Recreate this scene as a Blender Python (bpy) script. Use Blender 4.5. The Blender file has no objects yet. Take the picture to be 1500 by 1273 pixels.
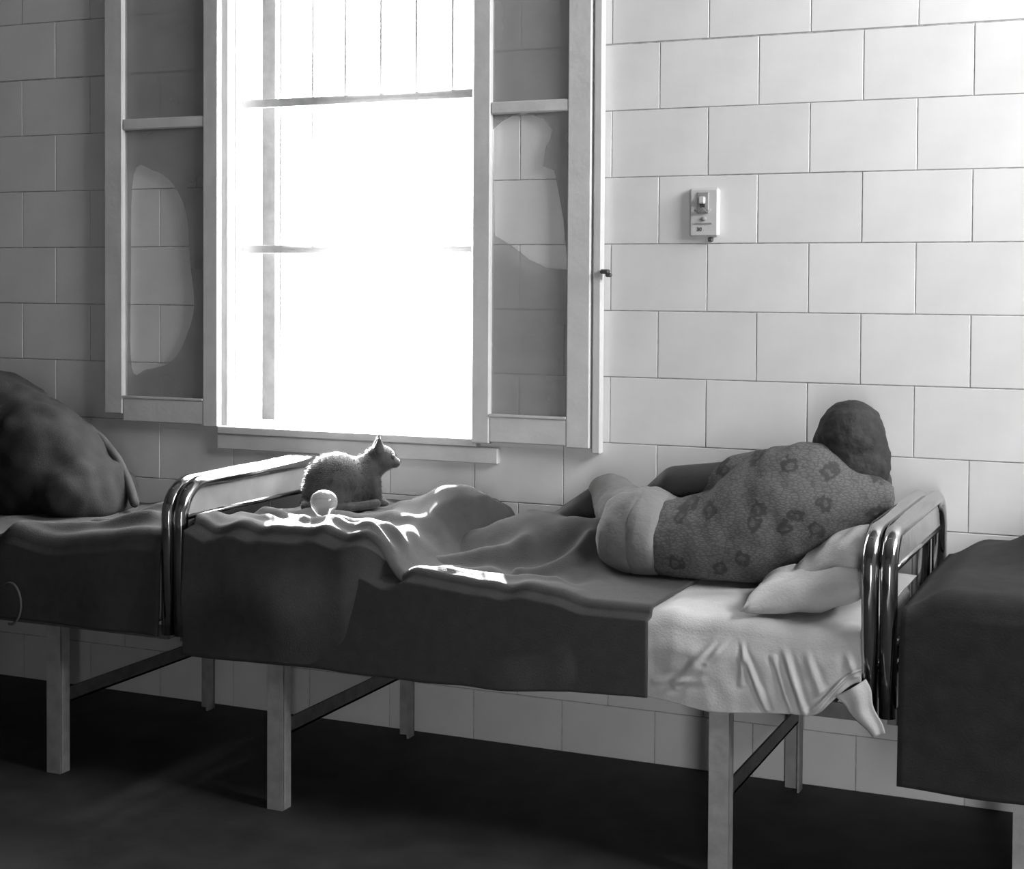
import bpy, bmesh, math, random
from mathutils import Vector, Matrix, Euler, noise

# ------------------------------------------------------------------ camera, world, sun, exposure
scn = bpy.context.scene
COL = scn.collection
cam_d = bpy.data.cameras.new('camera')
cam = bpy.data.objects.new('camera', cam_d); COL.objects.link(cam)
CAM = Vector((1.4725, -4.4469, 1.4574))
RX, UX, FX = Vector((0.915406, 0.402494, 0.005542)), Vector((-0.015451, 0.021376, 0.999652)), Vector((-0.402235, 0.915173, -0.025787))
cam.matrix_world = Matrix(((RX.x, UX.x, -FX.x, CAM.x), (RX.y, UX.y, -FX.y, CAM.y), (RX.z, UX.z, -FX.z, CAM.z), (0, 0, 0, 1)))
cam_d.sensor_fit = 'HORIZONTAL'; cam_d.sensor_width = 36.0
cam_d.lens = 54.206; cam_d.shift_y = -0.10736
cam_d.clip_start = 0.05; cam_d.clip_end = 200
scn.camera = cam

world = bpy.data.worlds.new('world'); scn.world = world; world.use_nodes = True
bg = world.node_tree.nodes['Background']
bg.inputs['Color'].default_value = (1, 1, 1, 1); bg.inputs['Strength'].default_value = 30.0

SUN_DIR = Vector((0.60, -1.0, -0.44)).normalized()
sd = bpy.data.lights.new('sun', 'SUN'); sun = bpy.data.objects.new('sun', sd); COL.objects.link(sun)
sd.energy = 110.0; sd.angle = math.radians(0.8)
sun.rotation_euler = SUN_DIR.to_track_quat('-Z', 'Y').to_euler(); sun.location = (-2, 4, 4)

def portal(loc, rot, sx, sy):
    d = bpy.data.lights.new('portal', 'AREA'); d.shape = 'RECTANGLE'; d.size = sx; d.size_y = sy
    d.cycles.is_portal = True
    o = bpy.data.objects.new('portal', d); COL.objects.link(o); o.location = loc; o.rotation_euler = rot

scn.view_settings.view_transform = 'Standard'; scn.view_settings.look = 'None'
scn.view_settings.exposure = 0.22; scn.view_settings.gamma = 1.0; scn.view_settings.use_curve_mapping = False
scn.cycles.use_denoising = True
scn.cycles.max_bounces = 8; scn.cycles.diffuse_bounces = 5; scn.cycles.volume_bounces = 1
scn.cycles.sample_clamp_indirect = 8.0

# ------------------------------------------------------------------ materials
def new_mat(name):
    m = bpy.data.materials.new(name); m.use_nodes = True
    return m, m.node_tree, m.node_tree.nodes['Principled BSDF']

def ramp(nt, fac, stops):
    r = nt.nodes.new('ShaderNodeValToRGB'); nt.links.new(fac, r.inputs['Fac'])
    els = r.color_ramp.elements
    while len(els) < len(stops): els.new(0.5)
    for e, (p, v) in zip(els, stops): e.position = p; e.color = (v, v, v, 1)
    return r.outputs['Color']

def mat(name, v, rough=0.8, metal=0.0, var=0.15, scale=12.0, bump=0.0, bscale=60.0, sheen=0.0, random_tint=0.0):
    m, nt, b = new_mat(name)
    tc = nt.nodes.new('ShaderNodeTexCoord')
    n = nt.nodes.new('ShaderNodeTexNoise'); n.inputs['Scale'].default_value = scale; n.inputs['Detail'].default_value = 4
    nt.links.new(tc.outputs['Object'], n.inputs['Vector'])
    c = ramp(nt, n.outputs['Fac'], [(0.3, v * (1 - var)), (0.7, min(1, v * (1 + var)))])
    if random_tint:
        oi = nt.nodes.new('ShaderNodeObjectInfo')
        mr = nt.nodes.new('ShaderNodeMapRange'); mr.inputs['To Min'].default_value = 1 - random_tint; mr.inputs['To Max'].default_value = 1 + random_tint
        nt.links.new(oi.outputs['Random'], mr.inputs['Value'])
        vm = nt.nodes.new('ShaderNodeVectorMath'); vm.operation = 'SCALE'
        nt.links.new(c, vm.inputs[0]); nt.links.new(mr.outputs['Result'], vm.inputs['Scale']); c = vm.outputs['Vector']
    nt.links.new(c, b.inputs['Base Color'])
    b.inputs['Roughness'].default_value = rough; b.inputs['Metallic'].default_value = metal
    if sheen:
        b.inputs['Sheen Weight'].default_value = sheen; b.inputs['Sheen Roughness'].default_value = 0.4
    if bump:
        n2 = nt.nodes.new('ShaderNodeTexNoise'); n2.inputs['Scale'].default_value = bscale; n2.inputs['Detail'].default_value = 3
        nt.links.new(tc.outputs['Object'], n2.inputs['Vector'])
        bp = nt.nodes.new('ShaderNodeBump'); bp.inputs['Strength'].default_value = bump; bp.inputs['Distance'].default_value = 0.01
        nt.links.new(n2.outputs['Fac'], bp.inputs['Height']); nt.links.new(bp.outputs['Normal'], b.inputs['Normal'])
    return m

M = {}
M['tile'] = mat('glazed_tile', 0.72, 0.42, var=0.05, scale=6, bump=0.05, bscale=25, random_tint=0.03)
M['mortar'] = mat('mortar', 0.4, 0.95, var=0.3, scale=40, bump=0.3)
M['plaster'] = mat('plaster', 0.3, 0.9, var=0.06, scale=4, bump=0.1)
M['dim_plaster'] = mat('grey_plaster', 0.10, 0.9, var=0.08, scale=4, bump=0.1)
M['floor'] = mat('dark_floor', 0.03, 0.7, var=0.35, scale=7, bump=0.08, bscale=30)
M['paint'] = mat('worn_white_paint', 0.62, 0.55, var=0.08, scale=9, bump=0.15, bscale=35)
M['bar'] = mat('painted_iron_bar', 0.5, 0.6, var=0.1, scale=30)
M['chrome'] = mat('chrome', 0.45, 0.12, 1.0, var=0.06, scale=20)
M['panel'] = mat('polished_sheet_metal', 0.45, 0.25, 0.55, var=0.2, scale=7, bump=0.35, bscale=7)
M['bed_iron'] = mat('painted_bed_iron', 0.31, 0.5, var=0.15, scale=25, bump=0.1)
M['dark_iron'] = mat('dark_bed_iron', 0.1, 0.5, var=0.2, scale=25, bump=0.1)
M['wool'] = mat('dark_wool', 0.042, 1.0, var=0.10, scale=30, bump=0.15, bscale=260, sheen=0.02)
M['wool2'] = mat('grey_wool', 0.05, 1.0, var=0.2, scale=22, bump=0.15, bscale=260, sheen=0.02)
M['black_wool'] = mat('black_wool', 0.016, 1.0, var=0.3, scale=20, bump=0.15, bscale=220)
M['linen'] = mat('white_linen', 0.46, 0.9, var=0.08, scale=14, bump=0.15, bscale=180)
M['pillow'] = mat('pillow_cotton', 0.42, 0.9, var=0.12, scale=10, bump=0.2, bscale=120)
M['ticking'] = mat('mattress_ticking', 0.3, 0.95, var=0.12, scale=30)
M['skin'] = mat('skin', 0.035, 0.75, var=0.1, scale=30)
M['hair'] = mat('dark_hair', 0.022, 0.8, var=0.4, scale=45, bump=0.3, bscale=80)
M['pants'] = mat('pale_cotton', 0.17, 0.95, var=0.1, scale=18, bump=0.2, bscale=90)
M['hem'] = mat('white_cotton', 0.19, 0.95, var=0.06, scale=18, bump=0.2, bscale=90)
M['fur'] = mat('grey_fur', 0.04, 0.8, var=0.4, scale=35, sheen=0.3)
M['plate'] = mat('ivory_plastic', 0.55, 0.4, var=0.05)
M['dark'] = mat('dark_metal', 0.06, 0.5, var=0.2)
M['grey_metal'] = mat('grey_metal', 0.3, 0.45, var=0.1)
M['cord'] = mat('pale_cord', 0.08, 0.8)

def gown_mat():
    m, nt, b = new_mat('printed_cotton_gown')
    tc = nt.nodes.new('ShaderNodeTexCoord')
    mp = nt.nodes.new('ShaderNodeMapping'); nt.links.new(tc.outputs['Object'], mp.inputs['Vector']); mp.inputs['Rotation'].default_value = (0, 0.35, 0); mp.inputs['Scale'].default_value = (0.55, 0.8, 1.5)
    wv = nt.nodes.new('ShaderNodeTexVoronoi'); wv.feature = 'DISTANCE_TO_EDGE'; wv.inputs['Scale'].default_value = 105
    nt.links.new(mp.outputs['Vector'], wv.inputs['Vector'])
    base = ramp(nt, wv.outputs['Distance'], [(0.0, 0.06), (0.16, 0.108)])
    cx = nt.nodes.new('ShaderNodeSeparateXYZ'); nt.links.new(tc.outputs['Object'], cx.inputs[0])
    cc = nt.nodes.new('ShaderNodeCombineXYZ'); nt.links.new(cx.outputs['X'], cc.inputs['X']); nt.links.new(cx.outputs['Z'], cc.inputs['Y'])
    vo = nt.nodes.new('ShaderNodeTexVoronoi'); vo.voronoi_dimensions = '2D'; vo.inputs['Scale'].default_value = 10.5; vo.inputs['Randomness'].default_value = 0.8
    nz_ = nt.nodes.new('ShaderNodeTexNoise'); nz_.inputs['Scale'].default_value = 55; nz_.inputs['Detail'].default_value = 2
    nt.links.new(tc.outputs['Object'], nz_.inputs['Vector'])
    mx = nt.nodes.new('ShaderNodeMixRGB'); mx.blend_type = 'LINEAR_LIGHT'; mx.inputs['Fac'].default_value = 0.02
    nt.links.new(cc.outputs['Vector'], mx.inputs['Color1']); nt.links.new(nz_.outputs['Color'], mx.inputs['Color2'])
    nt.links.new(mx.outputs['Color'], vo.inputs['Vector'])
    ring = ramp(nt, vo.outputs['Distance'], [(0.07, 0.7), (0.11, 0.0), (0.19, 0.0), (0.25, 1.0)])
    sep = nt.nodes.new('ShaderNodeSeparateColor'); nt.links.new(vo.outputs['Color'], sep.inputs['Color'])
    keep = ramp(nt, sep.outputs['Red'], [(0.16, 1.0), (0.20, 0.0)])
    mxx = nt.nodes.new('ShaderNodeMath'); mxx.operation = 'MAXIMUM'
    nt.links.new(ring, mxx.inputs[0]); nt.links.new(keep, mxx.inputs[1])
    mul = nt.nodes.new('ShaderNodeMixRGB'); nt.links.new(mxx.outputs[0], mul.inputs['Fac'])
    mul.inputs['Color1'].default_value = (0.04, 0.04, 0.04, 1); nt.links.new(base, mul.inputs['Color2'])
    nt.links.new(mul.outputs['Color'], b.inputs['Base Color']); b.inputs['Roughness'].default_value = 0.95
    bp = nt.nodes.new('ShaderNodeBump'); bp.inputs['Strength'].default_value = 0.3; bp.inputs['Distance'].default_value = 0.004
    nt.links.new(wv.outputs['Distance'], bp.inputs['Height']); nt.links.new(bp.outputs['Normal'], b.inputs['Normal'])
    return m
M['gown'] = gown_mat()

def screen_mat():
    m, nt, b = new_mat('insect_screen')
    b.inputs['Roughness'].default_value = 0.9
    tc = nt.nodes.new('ShaderNodeTexCoord')
    n = nt.nodes.new('ShaderNodeTexNoise'); n.inputs['Scale'].default_value = 5; nt.links.new(tc.outputs['Object'], n.inputs['Vector'])
    nt.links.new(ramp(nt, n.outputs['Fac'], [(0.3, 0.24), (0.7, 0.32)]), b.inputs['Base Color'])
    t = nt.nodes.new('ShaderNodeBsdfTransparent'); mx = nt.nodes.new('ShaderNodeMixShader'); mx.inputs['Fac'].default_value = 0.55
    out = nt.nodes['Material Output']
    nt.links.new(t.outputs[0], mx.inputs[1]); nt.links.new(b.outputs[0], mx.inputs[2]); nt.links.new(mx.outputs[0], out.inputs['Surface'])
    return m
M['screen'] = screen_mat()

def glass_mat():
    m, nt, b = new_mat('clouded_glass')
    b.inputs['Base Color'].default_value = (0.45, 0.45, 0.45, 1); b.inputs['Roughness'].default_value = 0.12
    b.inputs['Transmission Weight'].default_value = 0.7; b.inputs['IOR'].default_value = 1.3
    return m
M['glass'] = glass_mat()

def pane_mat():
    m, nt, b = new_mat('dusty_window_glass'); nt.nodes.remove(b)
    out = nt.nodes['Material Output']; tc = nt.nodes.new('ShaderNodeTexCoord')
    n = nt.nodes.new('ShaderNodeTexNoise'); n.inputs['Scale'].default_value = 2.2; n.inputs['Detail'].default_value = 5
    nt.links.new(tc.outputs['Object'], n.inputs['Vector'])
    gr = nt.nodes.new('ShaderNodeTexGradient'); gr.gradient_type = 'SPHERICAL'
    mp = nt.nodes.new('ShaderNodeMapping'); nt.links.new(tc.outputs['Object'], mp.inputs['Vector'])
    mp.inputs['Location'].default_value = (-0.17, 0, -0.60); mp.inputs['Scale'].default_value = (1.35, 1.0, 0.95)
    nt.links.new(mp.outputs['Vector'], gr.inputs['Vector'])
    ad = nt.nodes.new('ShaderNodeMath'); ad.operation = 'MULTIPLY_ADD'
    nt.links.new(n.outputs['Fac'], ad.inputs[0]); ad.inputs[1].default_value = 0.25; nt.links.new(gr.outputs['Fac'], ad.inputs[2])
    glare = ramp(nt, ad.outputs[0], [(0.54, 0.0004), (0.90, 0.06)])  # window glare put into the glass: milky towards the middle, washing out the bars
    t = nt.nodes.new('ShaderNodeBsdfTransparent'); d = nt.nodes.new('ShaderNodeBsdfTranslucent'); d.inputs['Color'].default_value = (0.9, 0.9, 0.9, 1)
    mx = nt.nodes.new('ShaderNodeMixShader'); nt.links.new(glare, mx.inputs['Fac'])
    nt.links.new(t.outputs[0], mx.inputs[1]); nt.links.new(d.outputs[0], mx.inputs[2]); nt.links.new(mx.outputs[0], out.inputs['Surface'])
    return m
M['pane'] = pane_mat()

# ------------------------------------------------------------------ mesh helpers
def link(name, me, parent=None, m=None, smooth=False):
    o = bpy.data.objects.new(name, me); COL.objects.link(o)
    if parent is not None: o.parent = parent
    if m is not None:
        me.materials.clear(); me.materials.append(m if not isinstance(m, str) else M[m])
    if smooth: me.polygons.foreach_set('use_smooth', [True] * len(me.polygons))
    return o

def bm_obj(name, bm, m, parent=None, smooth=False):
    me = bpy.data.meshes.new(name); bmesh.ops.recalc_face_normals(bm, faces=bm.faces); bm.to_mesh(me); bm.free()
    return link(name, me, parent, m, smooth)

def empty(name, loc=(0, 0, 0)):
    o = bpy.data.objects.new(name, None); COL.objects.link(o); o.location = loc; o.empty_display_size = 0.1
    return o

def tag(o, label, cat=None, group=None, kind=None):
    o['label'] = label
    if cat: o['category'] = cat
    if group: o['group'] = group
    if kind: o['kind'] = kind
    return o

def add_box(bm, x0, x1, y0, y1, z0, z1, bev=0.0):
    vs = [bm.verts.new(p) for p in ((x0, y0, z0), (x1, y0, z0), (x1, y1, z0), (x0, y1, z0), (x0, y0, z1), (x1, y0, z1), (x1, y1, z1), (x0, y1, z1))]
    fs = [bm.faces.new([vs[i] for i in q]) for q in ((3, 2, 1, 0), (4, 5, 6, 7), (0, 1, 5, 4), (1, 2, 6, 5), (2, 3, 7, 6), (3, 0, 4, 7))]
    if bev > 0:
        es = list({e for f in fs for e in f.edges})
        bmesh.ops.bevel(bm, geom=es, offset=bev, segments=1, affect='EDGES', profile=0.5)

def box(name, x0, x1, y0, y1, z0, z1, m, parent=None, bev=0.0):
    bm = bmesh.new(); add_box(bm, x0, x1, y0, y1, z0, z1, bev)
    return bm_obj(name, bm, m, parent)

def add_tube(bm, pts, r, n=12, cap=True):
    pts = [Vector(p) for p in pts]; rs = r if isinstance(r, (list, tuple)) else [r] * len(pts)
    rings = []; up = None
    for i, p in enumerate(pts):
        d = (pts[min(i + 1, len(pts) - 1)] - pts[max(i - 1, 0)]).normalized()
        if up is None: up = d.orthogonal().normalized()
        up = (up - d * up.dot(d)).normalized(); sde = d.cross(up)
        rings.append([bm.verts.new(p + (up * math.cos(a) + sde * math.sin(a)) * rs[i]) for a in [2 * math.pi * k / n for k in range(n)]])
    for a, b in zip(rings, rings[1:]):
        for k in range(n): bm.faces.new((a[k], a[(k + 1) % n], b[(k + 1) % n], b[k]))
    if cap: bm.faces.new(rings[0][::-1]); bm.faces.new(rings[-1])

def tube(name, pts, r, m, parent=None, n=12):
    bm = bmesh.new(); add_tube(bm, pts, r, n)
    return bm_obj(name, bm, m, parent, smooth=True)

def add_cap(bm, p0, r0, p1, r1, n=16):
    p0, p1 = Vector(p0), Vector(p1); d = p1 - p0; L = d.length; d.normalize()
    ts = []
    for k in range(0, 6): a = math.pi / 2 * (1 - k / 5.0); ts.append((-r0 * math.sin(a), r0 * math.cos(a)))
    for k in range(0, 6): a = math.pi / 2 * (k / 5.0); ts.append((L + r1 * math.sin(a), r1 * math.cos(a)))
    add_tube(bm, [p0 + d * t for t, _ in ts], [max(r, 0.0015) for _, r in ts], n)

def add_ell(bm, c, r, rot=(0, 0, 0), sub=3):
    mtx = Matrix.Translation(c) @ Euler(rot).to_matrix().to_4x4() @ Matrix.Diagonal((r[0], r[1], r[2], 1))
    bmesh.ops.create_icosphere(bm, subdivisions=sub, radius=1.0, matrix=mtx)

def add_loft(bm, stations, n=32, p=2.0):
    """stations: (x, yc, zc, ry, rz) cross-sections in planes of constant x"""
    rings = []
    for (x, yc, zc, ry, rz) in stations:
        ring = []
        for k in range(n):
            a = 2 * math.pi * k / n; c, s = math.cos(a), math.sin(a)
            ring.append(bm.verts.new((x, yc + ry * math.copysign(abs(c) ** (2 / p), c), zc + rz * math.copysign(abs(s) ** (2 / p), s))))
        rings.append(ring)
    for a, b in zip(rings, rings[1:]):
        for k in range(n): bm.faces.new((a[k], a[(k + 1) % n], b[(k + 1) % n], b[k]))
    bm.faces.new(rings[0][::-1]); bm.faces.new(rings[-1])

def remeshed(name, bm, m, parent=None, voxel=0.01, smooth=6, wrinkle=0.0, wscale=12.0, seed=0.0):
    bmesh.ops.recalc_face_normals(bm, faces=bm.faces)
    tmp = bpy.data.meshes.new('tmp'); bm.to_mesh(tmp); bm.free()
    o = bpy.data.objects.new('tmp', tmp); COL.objects.link(o)
    md = o.modifiers.new('r', 'REMESH'); md.mode = 'VOXEL'; md.voxel_size = voxel
    if smooth: ms = o.modifiers.new('s', 'SMOOTH'); ms.factor = 0.5; ms.iterations = smooth
    dg = bpy.context.evaluated_depsgraph_get()
    me = bpy.data.meshes.new_from_object(o.evaluated_get(dg)); me.name = name
    bpy.data.objects.remove(o); bpy.data.meshes.remove(tmp)
    if wrinkle:
        nrm = [v.normal.copy() for v in me.vertices]
        for v, nn in zip(me.vertices, nrm):
            q = Vector((v.co.x * 1.0, v.co.y * 1.0, v.co.z)) * wscale + Vector((seed, seed, seed))
            v.co += nn * (noise.noise(q) * 0.7 + noise.noise(q * 2.3) * 0.3) * wrinkle
    return link(name, me, parent, m, smooth=True)

def grid_obj(name, P, m, parent=None, thick=0.006):
    """P[i][j] points -> a smooth sheet with thickness"""
    ni, nj = len(P), len(P[0])
    vs = [p for row in P for p in row]
    fs = [(i * nj + j, i * nj + j + 1, (i + 1) * nj + j + 1, (i + 1) * nj + j) for i in range(ni - 1) for j in range(nj - 1)]
    me = bpy.data.meshes.new(name); me.from_pydata(vs, [], fs); me.update()
    o = link(name, me, parent, m, smooth=True)
    md = o.modifiers.new('thickness', 'SOLIDIFY'); md.thickness = thick; md.offset = -1
    return o

def sstep(a, b, x):
    t = max(0.0, min(1.0, (x - a) / (b - a))); return t * t * (3 - 2 * t)
def gauss(d, s): return math.exp(-0.5 * (d / s) ** 2)
def nz(x, y, z=0.0): return noise.noise(Vector((x, y, z)))

# ------------------------------------------------------------------ room shell
TW, TH, ZT = 0.3048, 0.2032, 10.7916 * 0.2032            # tile width, course height, height of the strong joint
WX0, WX1, WZ0, WZ1 = -1.54, -0.62, 0.965, 2.46           # window opening
RX0, RX1, RY0, CEIL = -5.0, 2.95, -5.3, 3.6
WT = 0.24

bm = bmesh.new()
for (a, b, c, d) in ((RX0, WX0, 0, CEIL), (WX1, RX1, 0, CEIL), (WX0, WX1, 0, WZ0), (WX0, WX1, WZ1, CEIL)):
    add_box(bm, a, b, 0.0028, WT, c, d)
wall = tag(bm_obj('wall_back', bm, 'mortar'), 'long pale glazed tile wall behind the beds', kind='structure')

def tile_piece(x0, x1, z0, z1, cache={}):
    key = (round(x1 - x0, 4), round(z1 - z0, 4))
    if key not in cache:
        b = bmesh.new(); w, h = key
        add_box(b, 0, w, 0, 0.02, 0, h)
        es = [e for e in b.edges if all(abs(v.co.y) < 1e-6 for v in e.verts)]
        bmesh.ops.bevel(b, geom=es, offset=0.0010, segments=1, affect='EDGES')
        me = bpy.data.meshes.new('tile'); bmesh.ops.recalc_face_normals(b, faces=b.faces); b.to_mesh(me); b.free()
        me.materials.append(M['tile']); cache[key] = me
    o = bpy.data.objects.new('tile', cache[key]); COL.objects.link(o); o.parent = wall
    o.location = (x0, random.uniform(-0.0006, 0.0006), z0)
    o.rotation_euler = (random.uniform(-0.0015, 0.0015), 0, random.uniform(-0.0015, 0.0015))
random.seed(4)
G = 0.0016
TX0, TX1 = -3.3, 1.75
for r in range(-4, 11):
    z1 = ZT - r * TH; z0 = max(0.0, z1 - TH)
    z1 = min(z1, CEIL)
    if z1 - z0 < 0.02: continue
    g1 = G + (0.002 if r == 0 else 0)
    k0 = int(math.floor((TX0) / TW)) - 1
    for k in range(k0, 9):
        x0 = k * TW + (TW / 2 if r % 2 else 0); x1 = x0 + TW
        if x1 < TX0 or x0 > TX1: continue
        rects = [(x0 + G, x1 - G, z0 + G, z1 - g1)]
        a, b, c, d = rects[0]
        ox0, ox1, oz0, oz1 = WX0 - 0.03, WX1 + 0.03, WZ0 - 0.02, WZ1 + 0.03
        if a < ox1 and b > ox0 and c < oz1 and d > oz0:      # cut round the window opening
            rects = []
            if c < oz0 - 0.02: rects.append((a, b, c, oz0)); c = oz0
            if d > oz1 + 0.02: rects.append((a, b, oz1, d)); d = oz1
            if a < ox0 - 0.02: rects.append((a, ox0, c, d))
            if b > ox1 + 0.02: rects.append((ox1, b, c, d))
        for q in rects:
            if q[1] - q[0] > 0.015 and q[3] - q[2] > 0.015: tile_piece(*q)

def struct(name, m, *boxes, label):
    b = bmesh.new()
    for q in boxes: add_box(b, *q)
    return tag(bm_obj(name, b, m), label, kind='structure')
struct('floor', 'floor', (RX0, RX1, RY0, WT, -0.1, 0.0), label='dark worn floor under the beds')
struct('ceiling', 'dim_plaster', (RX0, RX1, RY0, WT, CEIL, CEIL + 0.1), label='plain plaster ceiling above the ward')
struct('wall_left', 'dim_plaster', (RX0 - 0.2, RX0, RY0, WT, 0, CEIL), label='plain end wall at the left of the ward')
D0, D1, DZ = 1.85, 2.45, 1.9                            # unseen doorway added opposite for low front light, deep to dim the left
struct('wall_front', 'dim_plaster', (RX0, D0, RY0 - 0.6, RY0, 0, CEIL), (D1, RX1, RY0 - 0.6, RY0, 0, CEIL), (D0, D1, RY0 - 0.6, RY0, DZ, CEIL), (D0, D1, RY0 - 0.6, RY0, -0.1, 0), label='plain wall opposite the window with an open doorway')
portal(((D0 + D1) / 2, RY0 - 0.61, DZ / 2), (math.radians(90), 0, 0), D1 - D0, DZ)
V0, V1, U0, U1 = -1.85, -0.22, 2.15, 3.5                # unseen window added in the right end wall for light from upper right
struct('wall_right', 'plaster', (RX1, RX1 + 0.2, RY0, V0, 0, CEIL), (RX1, RX1 + 0.2, V1, WT, 0, CEIL), (RX1, RX1 + 0.2, V0, V1, 0, U0), (RX1, RX1 + 0.2, V0, V1, U1, CEIL),
       label='plain end wall at the right with a wide window')
w2 = tag(empty('window_2', (RX1, (V0 + V1) / 2, U0)), 'wide window in the right end wall', kind='structure')
def wbox(name, x0, x1, y0, y1, z0, z1, m, par, off, bev=0.0):
    return box(name, x0 - off[0], x1 - off[0], y0 - off[1], y1 - off[1], z0 - off[2], z1 - off[2], m, par, bev)
o2 = tuple(w2.location)
for y in (V0, (2 * V0 + V1) / 3, (V0 + 2 * V1) / 3, V1): wbox('mullion', RX1 + 0.06, RX1 + 0.12, y - 0.03, y + 0.03, U0, U1, 'paint', w2, o2)
for z in (U0, U1): wbox('rail', RX1 + 0.06, RX1 + 0.12, V0, V1, z - 0.03, z + 0.03, 'paint', w2, o2)
portal(((WX0 + WX1) / 2, WT + 0.02, (WZ0 + WZ1) / 2), (math.radians(-90), 0, 0), WX1 - WX0, WZ1 - WZ0)
portal((RX1 + 0.21, (V0 + V1) / 2, (U0 + U1) / 2), (0, math.radians(90), 0), U1 - U0, V1 - V0)

# ------------------------------------------------------------------ the window with its bars and opened screens
w1 = tag(empty('window_1', ((WX0 + WX1) / 2, 0, WZ0)), 'tall bright barred window with its two torn screens folded back', kind='structure')
O1 = tuple(w1.location)
def w1box(name, x0, x1, y0, y1, z0, z1, m='paint', par=None, bev=0.003):
    return wbox(name, x0, x1, y0, y1, z0, z1, m, par or w1, O1, bev)
w1box('jamb', WX0 - 0.028, WX0 + 0.002, -0.012, 0.030, WZ0, WZ1 + 0.03)
w1box('glazing_stop', WX0 - 0.028, WX0 + 0.010, 0.0305, 0.058, WZ0, WZ1 + 0.03)
w1box('jamb', WX0 - 0.028, WX0 + 0.004, 0.06, 0.10, WZ0, WZ1 + 0.03)
w1box('jamb', WX1, WX1 + 0.028, -0.012, 0.10, WZ0, WZ1 + 0.03)
w1box('head', WX0, WX1, -0.012, 0.10, WZ1, WZ1 + 0.03)
w1box('outer_frame', -1.530, -1.474, 0.185, 0.20, WZ0 + 0.01, WZ1, 'dark_iron')
w1box('outer_frame', WX1 - 0.008, WX1 + 0.01, 0.15, 0.19, WZ0, WZ1)
w1box('sill', WX0 - 0.03, WX1 + 0.03, -0.03, WT + 0.01, WZ0 - 0.022, WZ0 + 0.004)
w1box('sill_nosing', WX0 - 0.035, WX1 + 0.10, -0.022, 0.004, WZ0 - 0.075, WZ0 - 0.024)
YB = 0.075
w1box('pane', WX0 + 0.008, WX1, 0.050, 0.054, WZ0, WZ1, 'pane', bev=0)  # glass added before the bars to carry the imitated glare
for z in (2.075, 1.575, 2.455): w1box('crossbar', WX0 + 0.002, WX1 - 0.002, YB - 0.006, YB + 0.006, z - 0.014, z + 0.014, 'bar', bev=0.001)
for x in (-1.389, -1.262, -1.135, -1.0, -0.868, -0.736):
    tube('bar', [(x - O1[0], YB + 0.012, 0.003), (x - O1[0], YB + 0.012, WZ1 - O1[2])], 0.0055, 'bar', w1, 8)

def sash(x_hinge, x_free, z0, z1, hole, first):
    """a screen leaf folded back flat on the wall; hole: outline of the tear in (x, z)"""
    s = empty('sash', (x_hinge - O1[0], -0.02, z0 - O1[2])); s.parent = w1
    off = (x_hinge, -0.02, z0)
    sg = 1 if x_free > x_hinge else -1
    def sb(name, xa, xb, ya, yb, za, zb, m='paint', bev=0.004):
        a, b = sorted((xa, xb)); return wbox(name, a, b, ya, yb, za, zb, m, s, off, bev)
    SW, OW = 0.062, 0.078
    sb('stile', x_hinge, x_hinge + sg * SW, -0.038, -0.006, z0, z1)
    sb('stile', x_free, x_free - sg * OW, -0.038, -0.006, z0 + (0.03 if first else 0), z1)
    xi, xo = x_hinge + sg * SW, x_free - sg * OW
    sb('rail', xi, xo, -0.036, -0.008, z0 + 0.005, z0 + 0.088)
    sb('rail', xi, xo, -0.036, -0.008, 1.992, 2.030)
    sb('bead', xi, xo, -0.040, -0.034, z0 + 0.088, z0 + 0.096, bev=0.001)
    if not first:
        sb('meeting_strip', x_free + sg * 0.006, x_free + sg * 0.034, -0.034, -0.004, z0 - 0.015, z1)
        sb('latch', x_free + sg * 0.034, x_free + sg * 0.062, -0.05, -0.028, 1.492, 1.506, 'dark')
        sb('hook', x_free + sg * 0.050, x_free + sg * 0.070, -0.045, -0.032, 1.482, 1.495, 'dark')
    xa, xb = sorted((xi, xo))
    b = bmesh.new(); rect = [(xa - 0.01, z0 + 0.08), (xb + 0.01, z0 + 0.08), (xb + 0.01, 2.0), (xa - 0.01, 2.0)]
    es = []
    for poly in (rect, hole):
        vs = [b.verts.new((x - off[0], 0.0, z - off[2])) for x, z in poly]
        es += [b.edges.new((vs[i], vs[(i + 1) % len(vs)])) for i in range(len(vs))]
    bmesh.ops.triangle_fill(b, edges=es, use_beauty=True)
    inside = []
    def in_poly(x, z):
        c = False
        for i in range(len(hole)):
            (x1, z1_), (x2, z2_) = hole[i], hole[i - 1]
            if (z1_ > z) != (z2_ > z) and x < (x2 - x1) * (z - z1_) / (z2_ - z1_) + x1: c = not c
        return c
    for f in b.faces:
        c = f.calc_center_median()
        if in_poly(c.x + off[0], c.z + off[2]): inside.append(f)
    bmesh.ops.delete(b, geom=inside, context='FACES')
    bm_obj('screen', b, 'screen', s)
    b = bmesh.new(); vs = [b.verts.new((x - off[0], 0.0, z - off[2])) for x, z in ((xa - 0.01, 2.02), (xb + 0.01, 2.02), (xb + 0.01, z1), (xa - 0.01, z1))]
    b.faces.new(vs); bm_obj('screen', b, 'screen', s)
    return s

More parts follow.
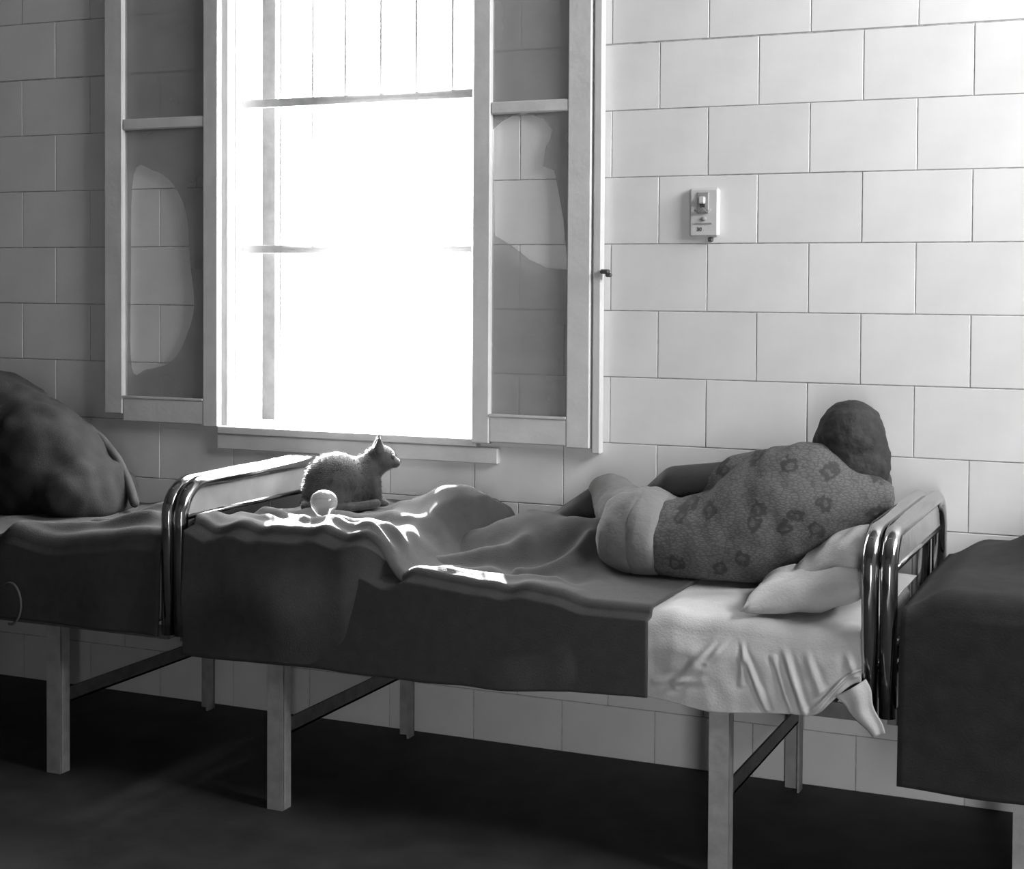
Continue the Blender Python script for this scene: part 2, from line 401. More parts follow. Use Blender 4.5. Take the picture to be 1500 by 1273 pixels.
def arc_poly(pts, n=5):
    """closed Catmull-Rom outline"""
    out = []
    L = len(pts)
    for i in range(L):
        p0, p1, p2, p3 = pts[i - 1], pts[i], pts[(i + 1) % L], pts[(i + 2) % L]
        for k in range(n):
            t = k / n
            out.append(tuple(0.5 * (2 * p1[c] + (p2[c] - p0[c]) * t + (2 * p0[c] - 5 * p1[c] + 4 * p2[c] - p3[c]) * t * t + (3 * p1[c] - p0[c] - 3 * p2[c] + p3[c]) * t ** 3) for c in (0, 1)))
    return out
HOLE_R = [(-0.5425, 1.9447), (-0.5121, 1.9692), (-0.4771, 1.9849), (-0.4423, 1.9921), (-0.4075, 1.9865), (-0.373, 1.9724), (-0.3385, 1.9375), (-0.3474, 1.9062), (-0.361, 1.8855), (-0.372, 1.8267), (-0.333, 1.811), (-0.319, 1.7475), (-0.3025, 1.663), (-0.2928, 1.5787), (-0.2855, 1.5051), (-0.3242, 1.5071), (-0.3585, 1.5113), (-0.4162, 1.5368), (-0.4465, 1.5582), (-0.4746, 1.5797), (-0.5335, 1.6122)]
HOLE_L = [(-1.9254, 1.8383), (-1.8409, 1.8481), (-1.7632, 1.8037), (-1.7062, 1.7037), (-1.6891, 1.5388), (-1.6721, 1.3741), (-1.7118, 1.2555), (-1.769, 1.1831), (-1.8704, 1.1542), (-1.9349, 1.1596), (-1.9375, 1.4912)]
sash(WX1 + 0.015, -0.205, 0.955, 2.50, HOLE_R, False)
sash(WX0 - 0.022, -2.04, 0.965, 2.50, arc_poly(HOLE_L), True)

# ------------------------------------------------------------------ switch box on the wall
sw = tag(empty('switch_box', (0.1475, 0, 1.603)), 'small ivory switch box with a dark toggle mounted on the tile wall', 'switch')
oS = tuple(sw.location)
wbox('plate', 0.1025, 0.1925, -0.022, 0.0, 1.603, 1.748, 'plate', sw, oS, 0.006)
wbox('recess', 0.127, 0.163, -0.026, -0.020, 1.672, 1.735, 'grey_metal', sw, oS, 0.002)
tg = wbox('toggle', 0.136, 0.154, -0.040, -0.024, 1.700, 1.722, 'plate', sw, oS, 0.003)
wbox('toggle_slot', 0.138, 0.152, -0.0285, -0.025, 1.690, 1.700, 'dark', sw, oS)
b = bmesh.new(); add_tube(b, [(-0.026, -0.03, 0.080), (-0.012, -0.032, 0.072), (0.0, -0.033, 0.085), (0.012, -0.032, 0.072), (0.024, -0.03, 0.080)], 0.003, 8)
bm_obj('clip', b, 'grey_metal', sw, True)
b = bmesh.new(); add_ell(b, (0.0, -0.024, 0.053), (0.009, 0.005, 0.007), sub=2); bm_obj('screw', b, 'grey_metal', sw, True)
wbox('ridge', 0.122, 0.172, -0.025, -0.020, 1.641, 1.6445, 'grey_metal', sw, oS)
wbox('conduit_nub', 0.158, 0.172, -0.014, 0.0, 1.588, 1.602, 'dark', sw, oS, 0.003)
fc = bpy.data.curves.new('lettering', 'FONT'); fc.body = '30'; fc.size = 0.017; fc.extrude = 0.0006
fo = bpy.data.objects.new('tmp', fc); COL.objects.link(fo)
me = bpy.data.meshes.new_from_object(fo.evaluated_get(bpy.context.evaluated_depsgraph_get())); bpy.data.objects.remove(fo)
lt = link('lettering', me, sw, 'dark'); lt.location = (-0.022, -0.0225, 0.017); lt.rotation_euler = (math.pi / 2, 0, 0)

# ------------------------------------------------------------------ beds
YN, YF = -0.83, -0.045                                    # near and far side of the beds
def end_frame(root, x, panel_dark):
    R = 0.095; zt = 0.882; pts = [(x, YN, 0.455), (x, YN, zt - R)]
    for k in range(1, 8): a = math.pi / 2 * k / 8; pts.append((x, YN + R * (1 - math.cos(a)), zt - R + R * math.sin(a)))
    pts += [(x, YN + R, zt), (x, YF - R, zt)]
    for k in range(1, 8): a = math.pi / 2 * k / 8; pts.append((x, YF - R + R * math.sin(a), zt - R + R * math.cos(a)))
    pts += [(x, YF, zt - R), (x, YF, 0.455)]
    o = tube('end_frame', pts, 0.0205, 'chrome', root, 16)
    b = bmesh.new(); add_tube(b, [(x, YN + 0.012, 0.79), (x, YF - 0.012, 0.79)], 0.009, 10); bm_obj('cross_rail', b, 'chrome', o, True)
    b = bmesh.new(); add_tube(b, [(x, YN + 0.012, 0.55), (x, YF - 0.012, 0.55)], 0.009, 10); bm_obj('cross_rail', b, 'chrome', o, True)
    box('panel', x - 0.004, x + 0.004, YN + 0.016, YF - 0.016, 0.796, 0.872, 'panel', o)
    return o
def make_bed(x0, x1, label, tx0, tx1):
    root = tag(empty('hospital_bed', ((x0 + x1) / 2, (YN + YF) / 2, 0)), label, 'bed', 'metal beds standing end to end along the wall')
    c = empty('tmp'); 
    parts = []
    parts += [end_frame(None, x0, False), end_frame(None, x1, True)]
    for y in (YN, YF):
        b = bmesh.new(); add_box(b, x0, x1, y - 0.004, y + 0.004, 0.440, 0.478); add_box(b, x0, x1, *sorted((y, y - 0.03 if y > -0.4 else y + 0.03)), 0.440, 0.446)
        parts.append(bm_obj('side_rail', b, 'dark_iron'))
    for x in (x0 + 0.03, x1 - 0.03): parts.append(box('end_rail', x - 0.015, x + 0.015, YN, YF, 0.445, 0.470, 'dark_iron'))
    for k in range(12):
        x = x0 + 0.1 + k * (x1 - x0 - 0.2) / 11
        parts.append(box('spring_slat', x - 0.02, x + 0.02, YN, YF, 0.471, 0.477, 'dark_iron'))
    for x in (tx0, tx1):
        for y, sy in ((YN, 1), (YF, -1)):
            b = bmesh.new(); add_box(b, x - 0.025, x + 0.025, y - 0.003, y + 0.003, 0.0, 0.47); add_box(b, x + 0.019, x + 0.025, min(y, y + sy * 0.04), max(y, y + sy * 0.04), 0.0, 0.47)
            parts.append(bm_obj('leg', b, 'bed_iron'))
        b = bmesh.new(); add_box(b, x + 0.016, x + 0.022, YN, YF, 0.205, 0.25); add_box(b, x - 0.012, x + 0.022, YN, YF, 0.205, 0.211)
        parts.append(bm_obj('stretcher', b, 'dark_iron'))
    for p in parts:
        p.parent = root; p.location = (-root.location.x, -root.location.y, 0)
        
    bpy.data.objects.remove(c)
    return root
make_bed(-1.14, 0.80, 'chrome ended bed the person lies on, between the two other beds', -0.825, 0.44)
make_bed(-3.10, -1.183, 'chrome ended bed at the left carrying dark humped bedding', -2.86, -1.595)
make_bed(0.843, 2.78, 'chrome ended bed at the right hung with a black blanket', 1.15, 2.42)

def rounded_slab(name, x0, x1, y0, y1, z0, z1, m):
    b = bmesh.new(); add_box(b, x0, x1, y0, y1, z0, z1)
    bmesh.ops.bevel(b, geom=list(b.edges), offset=0.045, segments=4, affect='EDGES', profile=0.5)
    return bm_obj(name, b, m, None, True)
tag(rounded_slab('mattress', -1.115, 0.775, -0.825, -0.05, 0.479, 0.640, 'ticking'), 'mattress under the person and the cat, on the middle bed', 'mattress')
tag(rounded_slab('mattress', -3.075, -1.21, -0.825, -0.05, 0.479, 0.660, 'ticking'), 'mattress of the left bed under dark rumpled covers', 'mattress')
tag(rounded_slab('mattress', 0.87, 2.75, -0.825, -0.05, 0.479, 0.660, 'ticking'), 'mattress of the right bed under a black blanket', 'mattress')

# ------------------------------------------------------------------ draped bedding
def drape(name, x0, x1, nx, ztop, zbot, y_far, y_edge, m, hang_fold, rad=0.05, ntop=64, nh=34, thick=0.007, xw=None):
    P = []
    for i in range(nx + 1):
        x = x0 + (x1 - x0) * i / nx; row = []
        for j in range(ntop + 1):
            y = y_far + (y_edge - y_far) * j / ntop
            row.append((x, y, ztop(x, y)))
        ze = ztop(x, y_edge)
        for j in range(1, 7):
            a = math.pi / 2 * j / 6
            row.append((x, y_edge - rad * math.sin(a), ze - rad * (1 - math.cos(a))))
        zs = ze - rad; zb = zbot(x)
        for j in range(1, nh + 1):
            t = j / nh; z = zs + (zb - zs) * t
            xx = x + (xw(x, t) if xw else 0)
            row.append((xx, y_edge - rad - hang_fold(x, t, z), z))
        P.append(row)
    return grid_obj(name, P, m, None, thick)

# sheet at the head end of the middle bed
def sheet_top(x, y): return 0.652 + 0.006 * nz(x * 9, y * 7, 3) + 0.010 * gauss(y + 0.80, 0.05) * nz(x * 14, 2)
def sheet_bot(x):
    z = 0.442 + 0.010 * nz(x * 6, 1.7) - 0.012 * gauss(x - 0.45, 0.08)
    return z + 0.095 * sstep(0.66, 0.79, x)
def sheet_fold(x, t, z):
    f = 0.0
    for (xa, ta, xb, tb, w, h) in ((0.44, 0.0, 0.33, 0.75, 0.012, 0.013), (0.47, 0.0, 0.41, 0.35, 0.009, 0.010), (0.49, 0.0, 0.56, 0.95, 0.008, 0.012), (0.50, 0.05, 0.50, 0.6, 0.008, 0.007),
                                   (0.60, 0.05, 0.655, 1.0, 0.009, 0.016), (0.575, 0.2, 0.62, 0.95, 0.008, 0.010), (0.655, 0.1, 0.69, 0.7, 0.010, 0.008), (0.75, 0.1, 0.77, 0.8, 0.012, 0.010), (0.66, 0.95, 0.78, 0.62, 0.010, 0.014),
                                   (0.28, 0.75, 0.40, 0.6, 0.012, 0.006)):
        dx, dt = xb - xa, (tb - ta) * 0.21
        u = max(0.0, min(1.0, ((x - xa) * dx + (t - ta) * 0.21 * dt) / (dx * dx + dt * dt)))
        d = math.hypot(x - xa - u * dx, (t - ta) * 0.21 - u * dt) + 0.004 * nz(x * 20, t * 5, xa * 9)
        f += 0.75 * h * (gauss(d, w * 0.75) - 0.6 * gauss(d - w * 1.3, w * 0.6)) * (1 - 0.5 * abs(2 * u - 1))
    g = sstep(-0.05, 0.28, t)
    return max(0.0, (f + 0.010) * g + 0.014 * nz(x * 6, z * 6, 5) * g + 0.004 * nz(x * 25, z * 18, 2) * g + 0.010 * t)
tag(drape('bed_sheet', 0.248, 0.785, 170, sheet_top, sheet_bot, -0.06, -0.788, 'linen', sheet_fold, rad=0.045, thick=0.004, nh=60),
    'wrinkled white sheet hanging over the mattress below the pillow', 'sheet')
# its loose corner hanging by the headboard
P = []
for i in range(19):
    t = i / 18; row = []
    for j in range(13):
        u = j / 12
        xl, zl = 0.730 + 0.085 * t, 0.500 - 0.082 * t; xr, zr = 0.798 + 0.045 * t, 0.548 - 0.118 * t
        row.append((xl + (xr - xl) * u + 0.004 * math.sin(9 * t), -0.866 - 0.008 * math.sin(math.pi * u) + 0.004 * math.sin(8 * u + 3 * t), zl + (zr - zl) * u))
    P.append(row)
grid_obj('loose_corner', P, 'linen', bpy.data.objects['bed_sheet'], 0.003)

# main dark blanket on the middle bed
def seg_d(x, y, a, b):
    ax, ay = a; bx, by = b; dx, dy = bx - ax, by - ay
    t = max(0, min(1, ((x - ax) * dx + (y - ay) * dy) / (dx * dx + dy * dy)))
    return math.hypot(x - ax - t * dx, y - ay - t * dy), t
def blanket_top(x, y):
    z = 0.664 + 0.005 * nz(x * 5, y * 5, 1)
    d, t = seg_d(x, y, (-0.05, -0.33), (-0.42, -0.34)); z += (0.130 - 0.055 * t) * gauss(d, 0.085)
    d, t = seg_d(x, y, (-0.14, -0.14), (-0.30, -0.20)); z += 0.085 * gauss(d, 0.08)
    k = 1 - sstep(-0.02, 0.10, x)
    z = 0.664 + (z - 0.664) * k
    # ridges running along the near edge
    e = gauss(y + 0.76, 0.05)
    z += (0.024 + 0.010 * nz(x * 7, 8.1)) * sstep(-0.62, -0.79, y) * k
    z += e * (0.008 * math.sin(x * 9 + 1.0) * 0.5 + 0.010 * nz(x * 6, 4.4)) * k
    d, _ = seg_d(x, y, (-0.55, -0.80), (-0.28, -0.60)); z += 0.018 * gauss(d, 0.025)
    d, _ = seg_d(x, y, (-0.40, -0.80), (-0.05, -0.70)); z += 0.016 * gauss(d, 0.022)
    d, _ = seg_d(x, y, (-0.17, -0.66), (-0.06, -0.42)); z += 0.030 * gauss(d, 0.018)
    d, _ = seg_d(x, y, (-0.50, -0.62), (-0.25, -0.45)); z += 0.035 * gauss(d, 0.03)
    z += 0.010 * nz(x * 13 + y * 6, y * 9 - x * 4, 7) * k
    return z
def blanket_bot(x): return 0.412 + 0.028 * sstep(-0.4, 0.25, x) + 0.006 * nz(x * 5, 9)
def blanket_fold(x, t, z): return max(0.032, t * (0.016 + 0.026 * nz(x * 3.5, z * 3, 2) + 0.010 * math.sin(x * 13 + 3 * t)) + 0.012 + 0.008 * nz(x * 9, z * 8, 4))
tag(drape('blanket', -1.105, 0.262, 190, blanket_top, blanket_bot, -0.055, -0.80, 'wool', blanket_fold, rad=0.024, thick=0.008),
    'dark wool blanket spread over the middle bed and the legs', 'blanket')

# heaped blanket at the foot end, under the cat
def heap_top(x, y):
    env = sstep(-0.40, -0.56 + 0.10 * sstep(-0.45, -0.2, y), x)
    h = 0.085 + 0.012 * nz(x * 6, y * 6, 8)
    h += 0.085 * gauss(x + 0.56, 0.11) * gauss(y + 0.27, 0.11)
    h += (0.024 + 0.02 * nz(x * 5, 2.2)) * sstep(-0.60, -0.78, y)
    d, _ = seg_d(x, y, (-1.05, -0.66), (-0.80, -0.72)); h += 0.022 * gauss(d, 0.022)
    d, _ = seg_d(x, y, (-1.06, -0.52), (-0.88, -0.56)); h += 0.026 * gauss(d, 0.022)
    d, _ = seg_d(x, y, (-0.80, -0.62), (-0.52, -0.70)); h += 0.030 * gauss(d, 0.020)
    d, _ = seg_d(x, y, (-0.75, -0.72), (-0.50, -0.79)); h += 0.026 * gauss(d, 0.018)
    d, _ = seg_d(x, y, (-0.95, -0.44), (-0.60, -0.50)); h += 0.018 * gauss(d, 0.025)
    h -= 0.015 * gauss(x + 0.95, 0.10) * gauss(y + 0.30, 0.10)
    h += 0.016 * nz(x * 14 + y * 5, y * 12, 5)
    h += 0.02 * sstep(-1.02, -1.10, x) * sstep(-0.5, -0.75, y)
    return 0.676 + max(0.003, h * env) 
def heap_bot(x): return 0.418 + 0.006 * nz(x * 4, 3) + 0.23 * sstep(-0.72, -0.42, x)
def heap_fold(x, t, z): return (0.050 + 0.03 * t * (0.5 + nz(x * 4 + t, z * 6, 3)) + 0.03 * gauss(t - 0.55, 0.2) * gauss(x + 0.78, 0.12)) * (1 - sstep(-0.60, -0.42, x)) - 0.03 * sstep(-0.55, -0.415, x) - 0.04 * t * sstep(-0.80, -0.62, x)
tag(drape('blanket', -1.10, -0.405, 130, heap_top, heap_bot, -0.06, -0.80, 'wool', heap_fold, rad=0.026, thick=0.009),
    'rumpled grey blanket heaped at the foot end beneath the cat', 'blanket')

# left bed
def left_top(x, y):
    z = 0.700 + 0.02 * nz(x * 3, y * 4, 2) + 0.012 * nz(x * 9, y * 10, 4)
    z += 0.10 * sstep(-1.62, -1.25, x) * (0.55 + 0.45 * sstep(-0.8, -0.4, y))
    d, _ = seg_d(x, y, (-1.75, -0.79), (-1.35, -0.70)); z += 0.03 * gauss(d, 0.025)
    d, _ = seg_d(x, y, (-1.6, -0.62), (-1.27, -0.60)); z += 0.03 * gauss(d, 0.03)
    return z
tag(drape('blanket', -3.0, -1.197, 150, left_top, lambda x: 0.455 + 0.02 * nz(x * 3, 1), -0.06, -0.80, 'wool',
          lambda x, t, z: 0.006 + t * (0.012 + 0.014 * nz(x * 6, z * 3, 6)), rad=0.05, thick=0.008),
    'dark blanket on the left bed beside the chrome bed ends', 'blanket')
b = bmesh.new()
add_ell(b, (-2.42, -0.34, 0.86), (0.48, 0.24, 0.33), (0, 0.10, 0)); add_ell(b, (-2.05, -0.34, 0.84), (0.27, 0.21, 0.22), (0, 0.55, 0)); add_ell(b, (-1.86, -0.36, 0.77), (0.16, 0.2, 0.11), (0, 0.5, 0))
hb = remeshed('bedding_heap', b, 'black_wool', None, 0.015, 8, 0.035, 7.0)
for v in hb.data.vertices: v.co.z = max(v.co.z, left_top(v.co.x, v.co.y) - 0.003)
tag(hb, 'dark humped heap of bedding piled on the left bed', 'bedding')
b = bmesh.new(); ep = [(-1.95, -0.29, 0.985), (-1.87, -0.27, 0.935), (-1.80, -0.275, 0.87), (-1.735, -0.30, 0.80), (-1.685, -0.33, 0.735)]
for p_, q_ in zip(ep, ep[1:]): add_cap(b, p_, 0.017, q_, 0.017)
remeshed('folded_edge', b, 'wool', hb, 0.007, 4)
# pale looped cord at the near side of the left bed
pts = []
for k in range(24):
    a = math.pi * (0.75 - 1.35 * k / 23); pts.append((-1.715 + 0.035 * math.cos(a), -0.875, 0.520 + 0.05 * math.sin(a) - 0.03 * k / 23))
tag(tube('cord', pts, 0.004, 'cord', None, 8), 'thin pale loop of cord hanging at the side of the left bed', 'cord')

# right bed
def right_top(x, y):
    z = 0.715 + 0.012 * nz(x * 4, y * 4, 3) + 0.05 * sstep(0.87, 0.98, x)
    return z + 0.20 * gauss(x - 1.30, 0.13) * gauss(y + 0.25, 0.12)
tag(drape('blanket', 0.872, 2.72, 120, right_top, lambda x: 0.305 + 0.012 * nz(x * 3, 6), -0.06, -0.80, 'black_wool',
          lambda x, t, z: 0.004 + 0.016 * t * (1 + 0.6 * nz(x * 6, z * 2, 1)), rad=0.05, thick=0.008, nh=44),
    'black blanket hanging almost to the floor from the right bed', 'blanket')

# ------------------------------------------------------------------ pillows
def pillow(name, c, r, rot, label, seed):
    b = bmesh.new()
    n, k = 26, 26; P = {}
    for side in (1, -1):
        for i in range(n + 1):
            for j in range(k + 1):
                u, v = i / n * 2 - 1, j / k * 2 - 1
                h = (max(0, 1 - u ** 4) * max(0, 1 - v ** 4)) ** 0.55
                edge = i in (0, n) or j in (0, k)
                if edge and side == -1: P[(side, i, j)] = P[(1, i, j)]; continue
                pinch = 1 - 0.06 * (1 - abs(u)) ** 1 * (abs(v) ** 6) - 0.0
                P[(side, i, j)] = b.verts.new((r[0] * u * (1 - 0.05 * (1 - v * v)), r[1] * v * (1 - 0.05 * (1 - u * u)) * pinch,
                                               side * r[2] * h + 0.012 * nz(u * 2.5 + seed, v * 2.5, side * 2) * h))
        for i in range(n):
            for j in range(k):
                q = [P[(side, i, j)], P[(side, i + 1, j)], P[(side, i + 1, j + 1)], P[(side, i, j + 1)]]
                b.faces.new(q if side == 1 else q[::-1])
    o = bm_obj(name, b, 'pillow', None, True); o.location = c; o.rotation_euler = rot
    mw = Matrix.Translation(c) @ Euler(rot).to_matrix().to_4x4(); mi = mw.inverted()
    for v in o.data.vertices:
        q = mw @ v.co
        if q.z < 0.664: q.z = 0.664; v.co = mi @ q
    return tag(o, label, 'pillow')
pillow('pillow', (0.618, -0.62, 0.706), (0.155, 0.19, 0.047), (0.0, -0.24, 0.10), 'pale pillow lying on the sheet below the person, beside the headboard', 1.0)
pillow('pillow', (0.650, -0.42, 0.745), (0.12, 0.27, 0.062), (0.05, -0.62, 0.0), 'pale pillow propped against the headboard behind the person\'s back', 5.0)

# ------------------------------------------------------------------ the person, on the right side with the back to us
person = tag(empty('person', (0.35, -0.36, 0.66)), 'person in a printed gown lying propped on one elbow, facing the wall', 'person')
PO = Vector(person.location)
def rooted(o): o.location = -PO; return o
b = bmesh.new()
add_loft(b, [(-0.02, -0.37, 0.755, 0.04, 0.04), (0.0, -0.37, 0.760, 0.09, 0.095), (0.06, -0.37, 0.765, 0.12, 0.112), (0.14, -0.36, 0.76, 0.115, 0.10), (0.25, -0.36, 0.765, 0.115, 0.10),
             (0.36, -0.355, 0.81, 0.12, 0.145), (0.46, -0.35, 0.84, 0.125, 0.155), (0.55, -0.34, 0.87, 0.115, 0.13), (0.63, -0.33, 0.895, 0.085, 0.075), (0.68, -0.32, 0.91, 0.05, 0.045)])
add_cap(b, (0.63, -0.31, 0.915), 0.058, (0.645, -0.28, 0.99), 0.055)                        # neck
add_ell(b, (0.642, -0.262, 1.042), (0.074, 0.095, 0.100), (0.12, 0.0, 0.05))                # skull
add_ell(b, (0.645, -0.205, 1.000), (0.055, 0.062, 0.070), (0.2, 0, 0))                      # face and jaw
add_cap(b, (0.645, -0.150, 1.022), 0.010, (0.645, -0.134, 1.000), 0.014)                    # nose
for sx in (-1, 1):
    add_ell(b, (0.643 + sx * 0.073, -0.248, 1.02), (0.012, 0.018, 0.030), (0, 0, sx * 0.4))  # ears
    add_ell(b, (0.645 + sx * 0.028, -0.158, 1.040), (0.014, 0.012, 0.008))                   # brows and lids
add_ell(b, (0.645, -0.146, 0.975), (0.022, 0.012, 0.007)); add_ell(b, (0.645, -0.148, 0.964), (0.019, 0.012, 0.007))   # lips
def arm(sh, el, wr, ru, rf):
    add_cap(b, sh, ru * 1.12, el, ru * 0.80); add_cap(b, el, ru * 0.80, wr, rf * 0.62)
def hand(w, d, up, curl=0.5, sgn=1):
    w, d, up = Vector(w), Vector(d).normalized(), Vector(up).normalized(); sd_ = d.cross(up).normalized(); up = sd_.cross(d)
    palm = w + d * 0.05
    rot = Matrix((sd_, d, up)).transposed().to_euler()
    add_ell(b, palm, (0.040, 0.052, 0.016), rot)
    for i, (o_, L) in enumerate(((-0.030, 0.066), (-0.010, 0.076), (0.010, 0.071), (0.029, 0.056))):
        p0 = w + d * 0.088 + sd_ * o_; p1 = p0 + (d * math.cos(curl * 0.5) - up * math.sin(curl * 0.5)) * L * 0.5; p2 = p1 + (d * math.cos(curl) - up * math.sin(curl)) * L * 0.5
        add_cap(b, p0, 0.0095, p1, 0.009, 10); add_cap(b, p1, 0.009, p2, 0.0075, 10)
    t0 = w + d * 0.03 - sd_ * 0.034 * sgn; t1 = t0 + (d * 0.7 - sd_ * 0.7 * sgn - up * 0.2).normalized() * 0.035; t2 = t1 + (d * 0.9 - sd_ * 0.3 * sgn - up * 0.3).normalized() * 0.03
    add_cap(b, t0, 0.012, t1, 0.010, 10); add_cap(b, t1, 0.010, t2, 0.008, 10)
arm((0.50, -0.31, 0.935), (0.150, -0.290, 0.905), (0.0, -0.20, 0.80), 0.056, 0.050)        # upper arm along the flank
hand((-0.006, -0.195, 0.795), (-0.8, 0.5, -0.5), (0, 0.35, 1), 0.5)
arm((0.60, -0.30, 0.82), (0.715, -0.16, 0.715), (0.705, -0.17, 0.93), 0.046, 0.044)         # propping arm
hand((0.705, -0.172, 0.935), (-0.15, 0.05, 1), (1, 0.1, 0.1), 0.4, -1)
for (hip, kn, an, toe) in (((0.05, -0.33, 0.79), (-0.10, -0.135, 0.830), (-0.30, -0.24, 0.700), (-0.44, -0.22, 0.690)),
                           ((0.06, -0.36, 0.72), (-0.24, -0.20, 0.695), (-0.36, -0.36, 0.690), (-0.50, -0.33, 0.690))):
    add_cap(b, hip, 0.070, kn, 0.056); add_cap(b, kn, 0.056, an, 0.036); add_cap(b, an, 0.036, toe, 0.022)
rooted(remeshed('body', b, 'skin', person, 0.0062, 3))
# hair
b = bmesh.new()
add_ell(b, (0.642, -0.285, 1.050), (0.093, 0.098, 0.104), (0.1, 0, 0)); add_ell(b, (0.648, -0.300, 0.985), (0.090, 0.075, 0.095)); add_ell(b, (0.590, -0.272, 1.030), (0.055, 0.065, 0.060)); add_ell(b, (0.705, -0.275, 0.985), (0.042, 0.06, 0.09))
add_ell(b, (0.642, -0.235, 1.088), (0.072, 0.085, 0.055))
rooted(remeshed('hair', b, 'hair', person, 0.009, 4, 0.006, 40))
# trousers over the hips and the raised knee
b = bmesh.new()
add_loft(b, [(-0.040, -0.37, 0.745, 0.02, 0.02), (-0.032, -0.37, 0.745, 0.06, 0.06), (-0.012, -0.37, 0.755, 0.112, 0.105), (0.025, -0.37, 0.762, 0.137, 0.124), (0.08, -0.37, 0.768, 0.145, 0.132), (0.15, -0.36, 0.765, 0.135, 0.115), (0.22, -0.36, 0.76, 0.12, 0.10)])
add_cap(b, (0.05, -0.33, 0.78), 0.096, (-0.10, -0.135, 0.835), 0.068)
rooted(remeshed('trousers', b, 'pants', person, 0.010, 5, 0.008, 14))
# pale turned-up hem between trousers and gown
b = bmesh.new()
add_loft(b, [(0.075, -0.365, 0.762, 0.130, 0.112), (0.082, -0.367, 0.763, 0.152, 0.128), (0.105, -0.367, 0.764, 0.160, 0.134), (0.135, -0.365, 0.762, 0.160, 0.126), (0.158, -0.363, 0.760, 0.155, 0.118), (0.170, -0.362, 0.760, 0.125, 0.10)])
rooted(remeshed('undershirt_hem', b, 'hem', person, 0.009, 3, 0.005, 16))
# gown with its short sleeve
b = bmesh.new()
add_loft(b, [(0.142, -0.36, 0.760, 0.11, 0.08), (0.150, -0.36, 0.756, 0.152, 0.110), (0.20, -0.36, 0.755, 0.158, 0.112), (0.28, -0.36, 0.766, 0.16, 0.134), (0.36, -0.36, 0.800, 0.162, 0.172), (0.44, -0.355, 0.830, 0.160, 0.190),
             (0.52, -0.35, 0.864, 0.152, 0.178), (0.59, -0.345, 0.888, 0.136, 0.142), (0.66, -0.34, 0.895, 0.108, 0.092), (0.72, -0.335, 0.897, 0.080, 0.060), (0.765, -0.33, 0.898, 0.045, 0.035)])
add_cap(b, (0.53, -0.32, 0.945), 0.085, (0.345, -0.295, 0.912), 0.082); add_cap(b, (0.345, -0.295, 0.912), 0.082, (0.285, -0.293, 0.905), 0.060)
rooted(remeshed('gown', b, 'gown', person, 0.009, 4, 0.012, 11))

for o in person.children:
    for v in o.data.vertices: v.co.z = max(v.co.z, 0.668 if v.co.x > -0.03 else 0.655)

# ------------------------------------------------------------------ the cat
CZ = 0.765
cat = tag(empty('cat', (-0.92, -0.30, CZ)), 'small dark grey cat sitting on the blanket below the window', 'cat')
CO = Vector(cat.location); cat.rotation_euler = (0, 0, 0.62)
b = bmesh.new()
add_ell(b, (-0.938, -0.29, 0.842), (0.100, 0.088, 0.094), (0, 0.10, 0))
add_ell(b, (-0.965, -0.30, 0.818), (0.082, 0.085, 0.060)); add_ell(b, (-0.860, -0.275, 0.842), (0.062, 0.060, 0.080), (0, -0.2, 0))
add_cap(b, (-0.860, -0.275, 0.865), 0.056, (-0.818, -0.272, 0.895), 0.044)                   # neck
add_ell(b, (-0.800, -0.272, 0.912), (0.050, 0.046, 0.044), (0, 0.15, 0)); add_ell(b, (-0.757, -0.276, 0.898), (0.022, 0.022, 0.017))
for sy in (-1, 1):                                                                        # ears
    add_cap(b, (-0.806, -0.272 + sy * 0.026, 0.938), 0.022, (-0.803 + 0.004 * sy, -0.272 + sy * 0.034, 0.984), 0.003, 10)
    add_cap(b, (-0.828, -0.275 + sy * 0.034, 0.84), 0.028, (-0.812, -0.275 + sy * 0.036, 0.785), 0.016); add_ell(b, (-0.800, -0.275 + sy * 0.036, 0.777), (0.026, 0.016, 0.012))
    add_ell(b, (-0.955, -0.295 + sy * 0.060, 0.805), (0.062, 0.030, 0.045)); add_ell(b, (-0.895, -0.295 + sy * 0.068, 0.776), (0.038, 0.016, 0.012))
tp = [(-1.03, -0.30, 0.79), (-1.04, -0.36, 0.78), (-0.99, -0.395, 0.778), (-0.92, -0.395, 0.778), (-0.86, -0.375, 0.78), (-0.82, -0.352, 0.783)]
for p, q in zip(tp, tp[1:]): add_cap(b, p, 0.015, q, 0.014, 10)
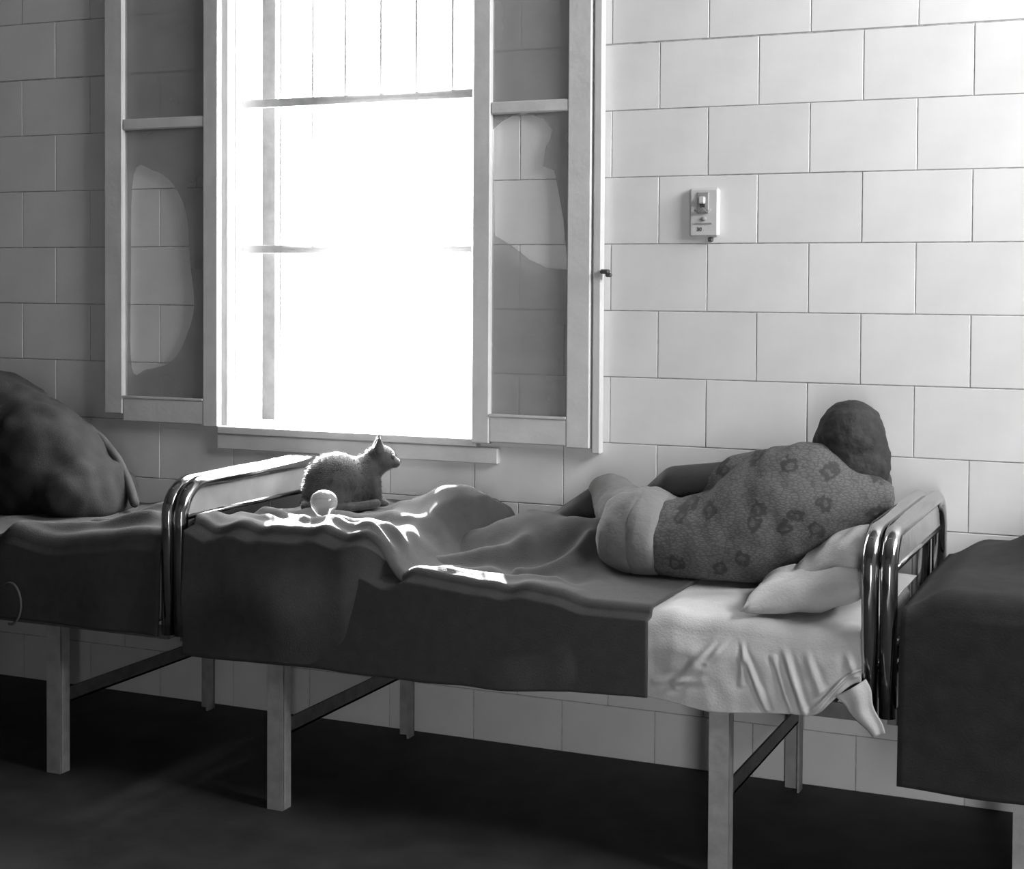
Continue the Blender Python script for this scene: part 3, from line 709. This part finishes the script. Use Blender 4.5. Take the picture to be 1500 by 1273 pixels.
cb = remeshed('body', b, 'fur', cat, 0.0055, 3); cb.location = -CO
random.seed(9); vs, fs = [], []
me = cb.data
for pl in me.polygons:
    for _ in range(1 if random.random() < 0.9 else 0):
        c, nn = pl.center, pl.normal
        if c.z < 0.785: continue
        d = (nn + Vector((-0.7, 0, -0.35)) + Vector((random.uniform(-.35, .35), random.uniform(-.35, .35), random.uniform(-.35, .35)))).normalized()
        s_ = nn.cross(d).normalized() * 0.0011; k = len(vs); L = random.uniform(0.006, 0.012) * (0.6 if c.x > -0.83 else 1)
        vs += [c - s_ - nn * 0.001, c + s_ - nn * 0.001, c + d * L]; fs.append((k, k + 1, k + 2))
fm = bpy.data.meshes.new('fur'); fm.from_pydata(vs, [], fs); fm.update()
fu = link('fur', fm, cat, 'fur'); fu.location = -CO; fu['kind'] = 'stuff'
for sy in (-1, 1):
    b = bmesh.new(); add_ell(b, (-0.764, -0.272 + sy * 0.030, 0.920), (0.007, 0.008, 0.008), sub=2)
    e = bm_obj('eye', b, 'dark', cat, True); e.location = -CO

# ------------------------------------------------------------------ glass bulb on the blanket
bulb = tag(empty('light_bulb', (-0.80, -0.615, 0.772)), 'small clouded glass bulb standing on the blanket in front of the cat', 'bulb')
def lathe(name, prof, m, parent, n=28):
    b = bmesh.new(); rings = []
    for r, z in prof: rings.append([b.verts.new((r * math.cos(2 * math.pi * k / n), r * math.sin(2 * math.pi * k / n), z)) for k in range(n)])
    for a, c in zip(rings, rings[1:]):
        for k in range(n): b.faces.new((a[k], a[(k + 1) % n], c[(k + 1) % n], c[k]))
    b.faces.new(rings[0][::-1]); b.faces.new(rings[-1])
    return bm_obj(name, b, m, parent, True)
lathe('glass', [(0.022, 0.018), (0.026, 0.026), (0.034, 0.038), (0.039, 0.050), (0.0405, 0.058), (0.038, 0.070), (0.031, 0.081), (0.018, 0.089), (0.004, 0.092)], 'glass', bulb)
lathe('base', [(0.019, 0.0), (0.0225, 0.002), (0.022, 0.020), (0.018, 0.021)], 'grey_metal', bulb)
